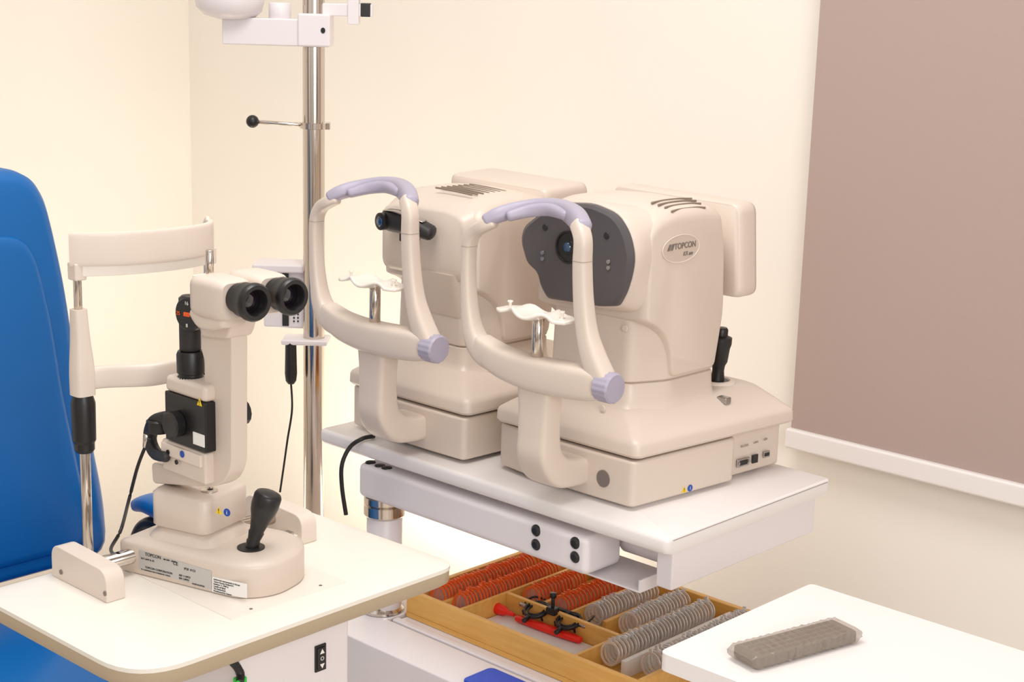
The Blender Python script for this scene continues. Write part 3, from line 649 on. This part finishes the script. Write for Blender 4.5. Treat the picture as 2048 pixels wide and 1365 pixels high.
lathe("joystick",[(.007,0),(.0085,.010),(.0075,.012),(.0095,.022),(.0085,.024),(.0120,.040),(.0155,.050),(.0168,.058),(.0166,.070),(.0150,.073),(.0115,.0745),(.0001,.0755)],jb,jd,BLACK,sl,36,"black tilting joystick",40)
cxp=-1.625
L=UX(176,1090,cxp).y; Rr=UX(418,540,cxp).y
def cxz(a,b): return UX(a,b,cxp).z
for yy in (L,Rr):
    cyl("chin_rest_rod",(cxp,yy,TZ-.02),(cxp,yy,cxz(168,770)),.0065,CHROME,sl,24,"chrome rod")
    lathe("height_grip",[(.010,0),(.0125,.004),(.0125,.012),(.0145,.016),(.015,cxz(168,790)-cxz(168,905)-.01),(.012,cxz(168,790)-cxz(168,905))],(cxp,yy,cxz(168,905)),(0,0,1),BLACK,sl,18,"black ribbed height grip",20)
    sweep("upright_bracket",[V((cxp,yy,cxz(165,790))),V((cxp,yy,cxz(165,740))),V((cxp,yy-.001,cxz(163,680))),V((cxp,yy-.002,cxz(160,618)))],[.013,.013,.010,.0085],[.013,.013,.011,.009],(0,1,0),BEIGE2,sl,ex=4,round_ends=False)
    cyl("upper_rod",(cxp,yy-.002,cxz(160,625)),(cxp,yy-.002,cxz(160,505)),.005,CHROME,sl,20,"chrome rod")
    box("rod_clamp",cxp-.009,cxp+.009,yy-.010,yy+.006,cxz(155,560),cxz(155,525),BEIGE2,sl,.002)
    box("table_bracket",cxp-.012,ex0+.004,yy-.012,yy+.012,TZ-.045,TZ-.0265,STEEL,sl,.001)
ym2=(L+Rr)/2; hw2=(Rr-L)/2
zt=(cxz(150,468)+cxz(150,525))/2-.001
prof=[(-1.12,.0),(-1.0,.008),(-.6,.028),(-.2,.038),(.2,.041),(.5,.038),(.75,.030),(.9,.018),(.97,.003)]
bm=bmesh.new(); addsweep(bm,[V((cxp+b_,ym2+s*hw2,zt)) for s,b_ in prof],.0205,.004,(0,0,1),n=5,ex=6,round_ends=False)
fin("forehead_band",bm,BEIGE2,sl,angle=50,label="curved beige forehead band")
bm=bmesh.new(); addsweep(bm,[V((cxp+b_*.9,ym2+s*hw2,zt-.026)) for s,b_ in prof[1:-1]],.007,.0015,(0,0,1),n=5,ex=6,round_ends=False)
fin("forehead_strip",bm,IVORY,sl,angle=50)
sweep("band_hook",[V((cxp+.006,ym2+hw2*.96,zt+.000)),V((cxp-.004,ym2+hw2*1.00,zt+.002)),V((cxp-.010,ym2+hw2*.99,zt+.004))],.0200,.0035,(0,0,1),BEIGE2,sl,ex=5)
zc2=cxz(200,750)
sweep("chin_bar",[V((cxp,L,zc2-.002)),V((cxp+.012,L+.025,zc2)),V((cxp+.045,ym2-.03,zc2+.002)),V((cxp+.050,ym2,zc2+.003)),V((cxp+.045,ym2+.03,zc2+.002)),V((cxp+.012,Rr-.025,zc2)),V((cxp,Rr,zc2-.002))],.014,.006,(0,0,1),BEIGE2,sl,ex=4)
# ================================================================ CABINET UNDER
cab=thing("white_cabinet",(-1.5,1.8,0),"white examination unit cabinet with open shelf below the table","cabinet")
box("shelf",-1.738,-1.14,1.612,2.06,.435,.452,WHITE2,cab,.003)
box("shelf_edge",-1.740,-1.14,1.598,1.612,.425,.456,WHITE2,cab,.003)
box("upper_body",-1.72,-1.18,1.66,2.04,.345,.435,WHITE2,cab,.012)
pl_=rpoly([(-2.02,1.505,.370),(-1.36,1.505,.370),(-1.36,1.594,.370),(-1.745,1.594,.370),(-1.745,1.78,.370),(-2.02,1.78,.370)],[.03,.03,.004,.004,.01,.03])
prism("drawer_ledge",pl_,(0,0,.085),WHITE2,cab,.012,4)
box("lower_body",-1.98,-1.18,1.53,2.04,0,.368,WHITE2,cab,.012)
o=loftz("blue_box",[(-1.49,-1.385,1.508,1.572,.010,.4562),(-1.49,-1.385,1.508,1.572,.010,.4640)],ROYAL,bev=.002)
top(o,"royal blue plastic case lying on the white cabinet ledge","case")
# ================================================================ LENS CASE
wx0,wx1,wy0,wy1=-1.738,-1.255,1.628,1.975; wz0,wz1=.453,.498
lc=thing("trial_lens_case",((wx0+wx1)/2,(wy0+wy1)/2,wz0),"open varnished wooden trial lens case with compartments on the shelf","lens case")
box("bottom_board",wx0,wx1,wy0,wy1,wz0,wz0+.008,WOOD,lc)
box("front_rail",wx0,wx1,wy0,wy0+.011,wz0+.008,wz1,WOOD,lc,.0015)
box("back_rail",wx0,wx1,wy1-.011,wy1,wz0+.008,wz1,WOOD,lc,.0015)
box("side_rail",wx0,wx0+.010,wy0+.011,wy1-.011,wz0+.008,wz1,WOOD,lc,.0015)
box("side_rail",wx1-.010,wx1,wy0+.011,wy1-.011,wz0+.008,wz1,WOOD,lc,.0015)
rows=[((885,1185),(1052,1112),30,0),((925,1197),(1098,1128),30,0),((1070,1185),(1150,1145),15,0),((1125,1203),(1240,1152),18,0),
      ((1188,1217),(1300,1172),18,1),((1258,1235),(1362,1190),18,1),((1218,1292),(1415,1210),31,1),((1302,1315),(1488,1230),30,1)]
RW=[]
for a,b,n,c in rows:
    p=UZ(*a,.50); q_=UZ(*b,.50); RW.append(((p.x+q_.x)/2,p.y,q_.y,n,c))
midx0=RW[1][0]+.024; midx1=RW[6][0]-.024
ymid=min(RW[2][1],RW[5][1])-.022
box("divider",midx0-.003,midx0+.003,wy0+.011,wy1-.011,wz0+.008,wz1-.004,WOOD,lc,.001)
box("divider",midx1-.003,midx1+.003,wy0+.011,wy1-.011,wz0+.008,wz1-.004,WOOD,lc,.001)
box("divider",midx0+.003,midx1-.003,ymid-.004,ymid+.004,wz0+.008,wz1-.004,WOOD,lc,.001)
xm=(RW[3][0]+RW[4][0])/2
box("divider",xm-.003,xm+.003,ymid+.004,wy1-.011,wz0+.008,wz1-.006,WOOD,lc,.001)
for i in (0,2,4,6):
    x_=(RW[i][0]+RW[i+1][0])/2
    box("lens_rack",x_-.004,x_+.004,max(wy0+.014,min(RW[i][1],RW[i+1][1])-.01),wy1-.014,wz0+.008,wz1-.008,LABELW if i==6 else WOOD,lc,.001)
box("paper_lining",midx0+.006,midx1-.006,wy0+.014,ymid-.007,wz0+.008,wz0+.0095,LABELW,lc)
def lensmesh(name,m):
    bm=bmesh.new(); n=28; R=.0185; rings=[]
    for k in range(n):
        an=2*math.pi*k/n; d=V((math.cos(an),0,math.sin(an)))
        rings.append([d*(R+dr)+Y*dy_ for dr,dy_ in ((-.0034,-.0006),(0.0,-.0009),(.0004,0),(0.0,.0009),(-.0034,.0006))])
    addrings(bm,rings,closed=True,cap=False)
    addbox(bm,-.003,.003,-.0008,.0008,R-.001,R+.005)
    nr=len(bm.faces)
    gv=[bm.verts.new((.0152*math.cos(2*math.pi*k/n),0,.0152*math.sin(2*math.pi*k/n))) for k in range(n)]
    bm.faces.new(gv)
    bmesh.ops.recalc_face_normals(bm,faces=bm.faces[:])
    me=bpy.data.meshes.new(name); bm.to_mesh(me); bm.free()
    me.materials.append(m); me.materials.append(LENSG)
    for i,p in enumerate(me.polygons):
        p.use_smooth=True
        if i>=nr: p.material_index=1
    me.set_sharp_from_angle(angle=math.radians(50))
    return me
LM=[lensmesh("orange_lens",ORANGE),lensmesh("grey_lens",GREY)]
for x_,ya,yb,n,c in RW:
    ya=max(ya,wy0+.034); yb=min(yb,wy1-.02)
    for k in range(n):
        o=bpy.data.objects.new("trial_lens",LM[c])
        o.location=(x_,ya+(yb-ya)*k/(n-1),.4875+random.uniform(-.0,.0012))
        o.rotation_euler=(random.uniform(-.22,-.14),random.uniform(-.3,.3),random.uniform(-.03,.03))
        SC.objects.link(o)
        top(o,"round trial lens with orange rim standing in the wooden case" if c==0 else "round trial lens with grey metal rim standing in the case","lens","orange rimmed trial lenses" if c==0 else "grey rimmed trial lenses")
zr=wz0+.0175
p0=UZ(965,1208,zr); p1=UZ(1040,1238,zr)
o=lathe("red_torch",[(.007,0),(.010,.003),(.0095,.035),(.008,.05),(.005,.055),(.003,.072),(.0001,.073)],V((p0.x,p0.y,wz0+.0195)),V(((p1-p0).x,(p1-p0).y,0)),RED,None,28)
top(o,"bright red plastic torch lying in the wooden case","torch")
p0=UZ(1035,1236,zr); p1=UZ(1160,1280,zr)
o=sweep("red_occluder",[V((p.x,p.y,wz0+.0165)) for p in (p0,p0.lerp(p1,.35),p0.lerp(p1,.7),p1)],[.006,.008,.008,.006],[.005,.0062,.0062,.005],(.5,1,0),RED)
top(o,"long red plastic occluder lying in the wooden case","occluder")
fc=UZ(1105,1228,.49)
tf=thing("trial_spectacles",(fc.x,fc.y,wz0+.01),"black metal optometry trial spectacles with two round lens cells","trial glasses")
fd=(UZ(1160,1250,.49)-UZ(1060,1215,.49)); fd.z=0; fd.normalize(); fn=V((-fd.y,fd.x,0)); tilt=(Z*.30+fn*.95).normalized()
nrm=fd.cross(tilt); F0=V((fc.x,fc.y,wz0+.034))
for s in (-1,1):
    c=F0+fd*s*.033
    for R,w in ((.0195,.0026),(.0135,.0018)):
        bm=bmesh.new(); rg=[]
        for k in range(36):
            an=2*math.pi*k/36; d=fd*math.cos(an)+tilt*math.sin(an)
            rg.append([c+d*(R+w*math.cos(t))+nrm*w*1.3*math.sin(t) for t in [j*math.pi/4 for j in range(8)]])
        addrings(bm,rg,closed=True,cap=False); fin("lens_cell",bm,BLACK,tf,angle=60)
    for an in (30,90,150,210,330):
        d=fd*math.cos(math.radians(an))+tilt*math.sin(math.radians(an)); obox("lens_clip",c+d*.0215+nrm*-.004,d,nrm,fd*-math.sin(math.radians(an))+tilt*math.cos(math.radians(an)),.005,.009,.003,BLACK,tf,.0008)
    cyl("axis_knob",c+tilt*-.022,c+tilt*-.034,.004,BLACK,tf,16)
    cyl("cell_screw",c+fd*s*.022,c+fd*s*.034,.003,STEEL,tf,16)
    cable("temple_arm",[c+fd*s*.022,c+fd*s*.030+fn*.01+Z*.004,c+fd*s*.026+fn*.03+Z*.006,c+fd*s*.014+fn*.045-Z*.002],.0018,tf,m=BLACK)
obox("frame_bar",F0+tilt*.018,fd,nrm,tilt,.085,.005,.006,BLACK,tf,.001)
cyl("bridge_screw",F0+Z*.002,F0+Z*.034,.003,BLACK,tf,16)
cyl("bridge_knob",F0+Z*.030,F0+Z*.038,.0055,BLACK,tf,16)
obox("bridge_block",F0+Z*.008,fd,fn,Z,.018,.014,.012,BLACK,tf,.002)
# ================================================================ SIDE TABLE + REMOTE
sx0=-.955; sy1=1.578
sd=thing("side_table",(-.6,1.4,0),"plain white laminate side table with a wrapped remote on it","table")
pts=rpoly([(sx0-.003,1.277,0),(sx0,sy1,0),(-.30,sy1,0),(-.30,1.277,0)],[.012,.008,.008,.008])
loft("tabletop",[[V((p.x,p.y,z)) for p in pts] for z in (TZ-.02,TZ-.0175,TZ-.002,TZ)],WHITE,sd,angle=60,bev=0)
for a,b in ((-.91,1.31),(-.91,1.54),(-.34,1.31),(-.34,1.54)):
    box("leg",a-.015,a+.015,b-.015,b+.015,0,TZ-.02,WHITE2,sd,.003)
box("apron",-.91,-.34,1.315,1.535,TZ-.07,TZ-.02,WHITE2,sd,.002)
r0=UZ(1487,1330,TZ); r1=UZ(1690,1275,TZ)
rm=thing("remote_control",(r0+r1)/2,"grey remote control wrapped in crinkled clear plastic film","remote control")
e1=(r1-r0).normalized(); e2=Z.cross(e1); LN=(r1-r0).length; mid=(r0+r1)/2
obox("body",mid+Z*.0085,e1,e2,Z,LN*.98,.040,.014,REMOTE,rm,.003)
bt=None
for i in range(11):
    for j in range(4):
        c=mid+e1*(-LN*.40+i*LN*.078)+e2*(-.0135+j*.009)+Z*.0152
        if bt is None: bt=obox("button",c,e1,e2,Z,.0085,.0055,.0022,RBTN,rm,.0008); base=c.copy()
        else:
            o=bt.copy(); o.location=bt.location+(c-base); SC.objects.link(o)
bm=bmesh.new(); N=60; K=36; rings=[]
for i in range(N+1):
    s=-1+2*i/N; fl=max(0,(abs(s)-.90)/.10)
    w=.0222*(1+.02*math.sin(i*1.3)+.015*math.sin(i*2.9+1))*(1-.10*fl); h=.0092*(1-.6*fl)
    rg=[]
    for k in range(K):
        an=2*math.pi*k/K; ca,sa=math.cos(an),math.sin(an)
        jit=1+random.uniform(-.035,.035)+.03*math.sin(i*1.7+k*.9)
        zz=.0094+h*math.copysign(abs(sa)**.4,sa)*jit
        rg.append(mid+e1*(s*LN*.545+random.uniform(-.0008,.0008))+e2*(w*math.copysign(abs(ca)**.5,ca)*jit)+Z*max(.0004,zz))
    rings.append(rg)
addrings(bm,rings); fin("plastic_wrap",bm,FILM,rm,label="crinkled clear plastic film",angle=25)
# ================================================================ LIGHT
w=bpy.data.worlds.new("world"); bpy.context.scene.world=w; w.use_nodes=True
nt=w.node_tree; bg=nt.nodes["Background"]
tc=nt.nodes.new("ShaderNodeTexCoord"); sx=nt.nodes.new("ShaderNodeSeparateXYZ"); cr=nt.nodes.new("ShaderNodeValToRGB")
mr=nt.nodes.new("ShaderNodeMapRange"); mr.inputs[1].default_value=-1; mr.inputs[2].default_value=1
nt.links.new(tc.outputs["Generated"],sx.inputs[0]); nt.links.new(sx.outputs["Z"],mr.inputs[0]); nt.links.new(mr.outputs[0],cr.inputs[0])
cr.color_ramp.elements[0].color=(.60,.54,.49,1); cr.color_ramp.elements[1].color=(1,.985,.965,1)
e_=cr.color_ramp.elements.new(.5); e_.color=(.82,.78,.745,1)
nz=nt.nodes.new("ShaderNodeTexNoise"); nz.inputs["Scale"].default_value=2.2; nz.inputs["Detail"].default_value=1
c2=nt.nodes.new("ShaderNodeValToRGB"); c2.color_ramp.elements[0].position=.42; c2.color_ramp.elements[0].color=(.38,.31,.26,1); c2.color_ramp.elements[1].position=.54; c2.color_ramp.elements[1].color=(1,1,1,1)  # dark noise patches added to the world for stripes in the chrome reflections
nt.links.new(tc.outputs["Generated"],nz.inputs["Vector"]); nt.links.new(nz.outputs["Fac"],c2.inputs[0])
mx=nt.nodes.new("ShaderNodeMix"); mx.data_type='RGBA'; mx.blend_type='MULTIPLY'; mx.inputs[0].default_value=1
nt.links.new(cr.outputs[0],mx.inputs[6]); nt.links.new(c2.outputs[0],mx.inputs[7])
nt.links.new(mx.outputs[2],bg.inputs[0]); bg.inputs[1].default_value=1.12
def area(name,loc,tgt,size,en,col):
    l=bpy.data.lights.new(name,'AREA'); l.shape='RECTANGLE'; l.size=size[0]; l.size_y=size[1]; l.energy=en; l.color=col
    o=bpy.data.objects.new(name,l); o.location=loc; d=V(tgt)-V(loc); o.rotation_euler=d.to_track_quat('-Z','Y').to_euler(); SC.objects.link(o)
area("ceiling_light",(-1.2,1.1,2.75),(-1.2,1.1,0),(.9,.9),28,(1,.965,.93))
area("front_fill_light",(1.0,.2,1.7),(-1.5,1.6,.7),(1.1,1.1),27,(1,.98,.97))  # added front fill that brightens the shelf under the table, not a window
area("warm_wall_fill",(-2.35,1.95,.25),(-2.6,2.35,1.2),(.9,.3),7,(1,.90,.74))  # added low fill for the warm glow on the wall, no visible lamp
sc=bpy.context.scene
sc.view_settings.view_transform='Standard'; sc.view_settings.look='None'; sc.view_settings.exposure=-.10
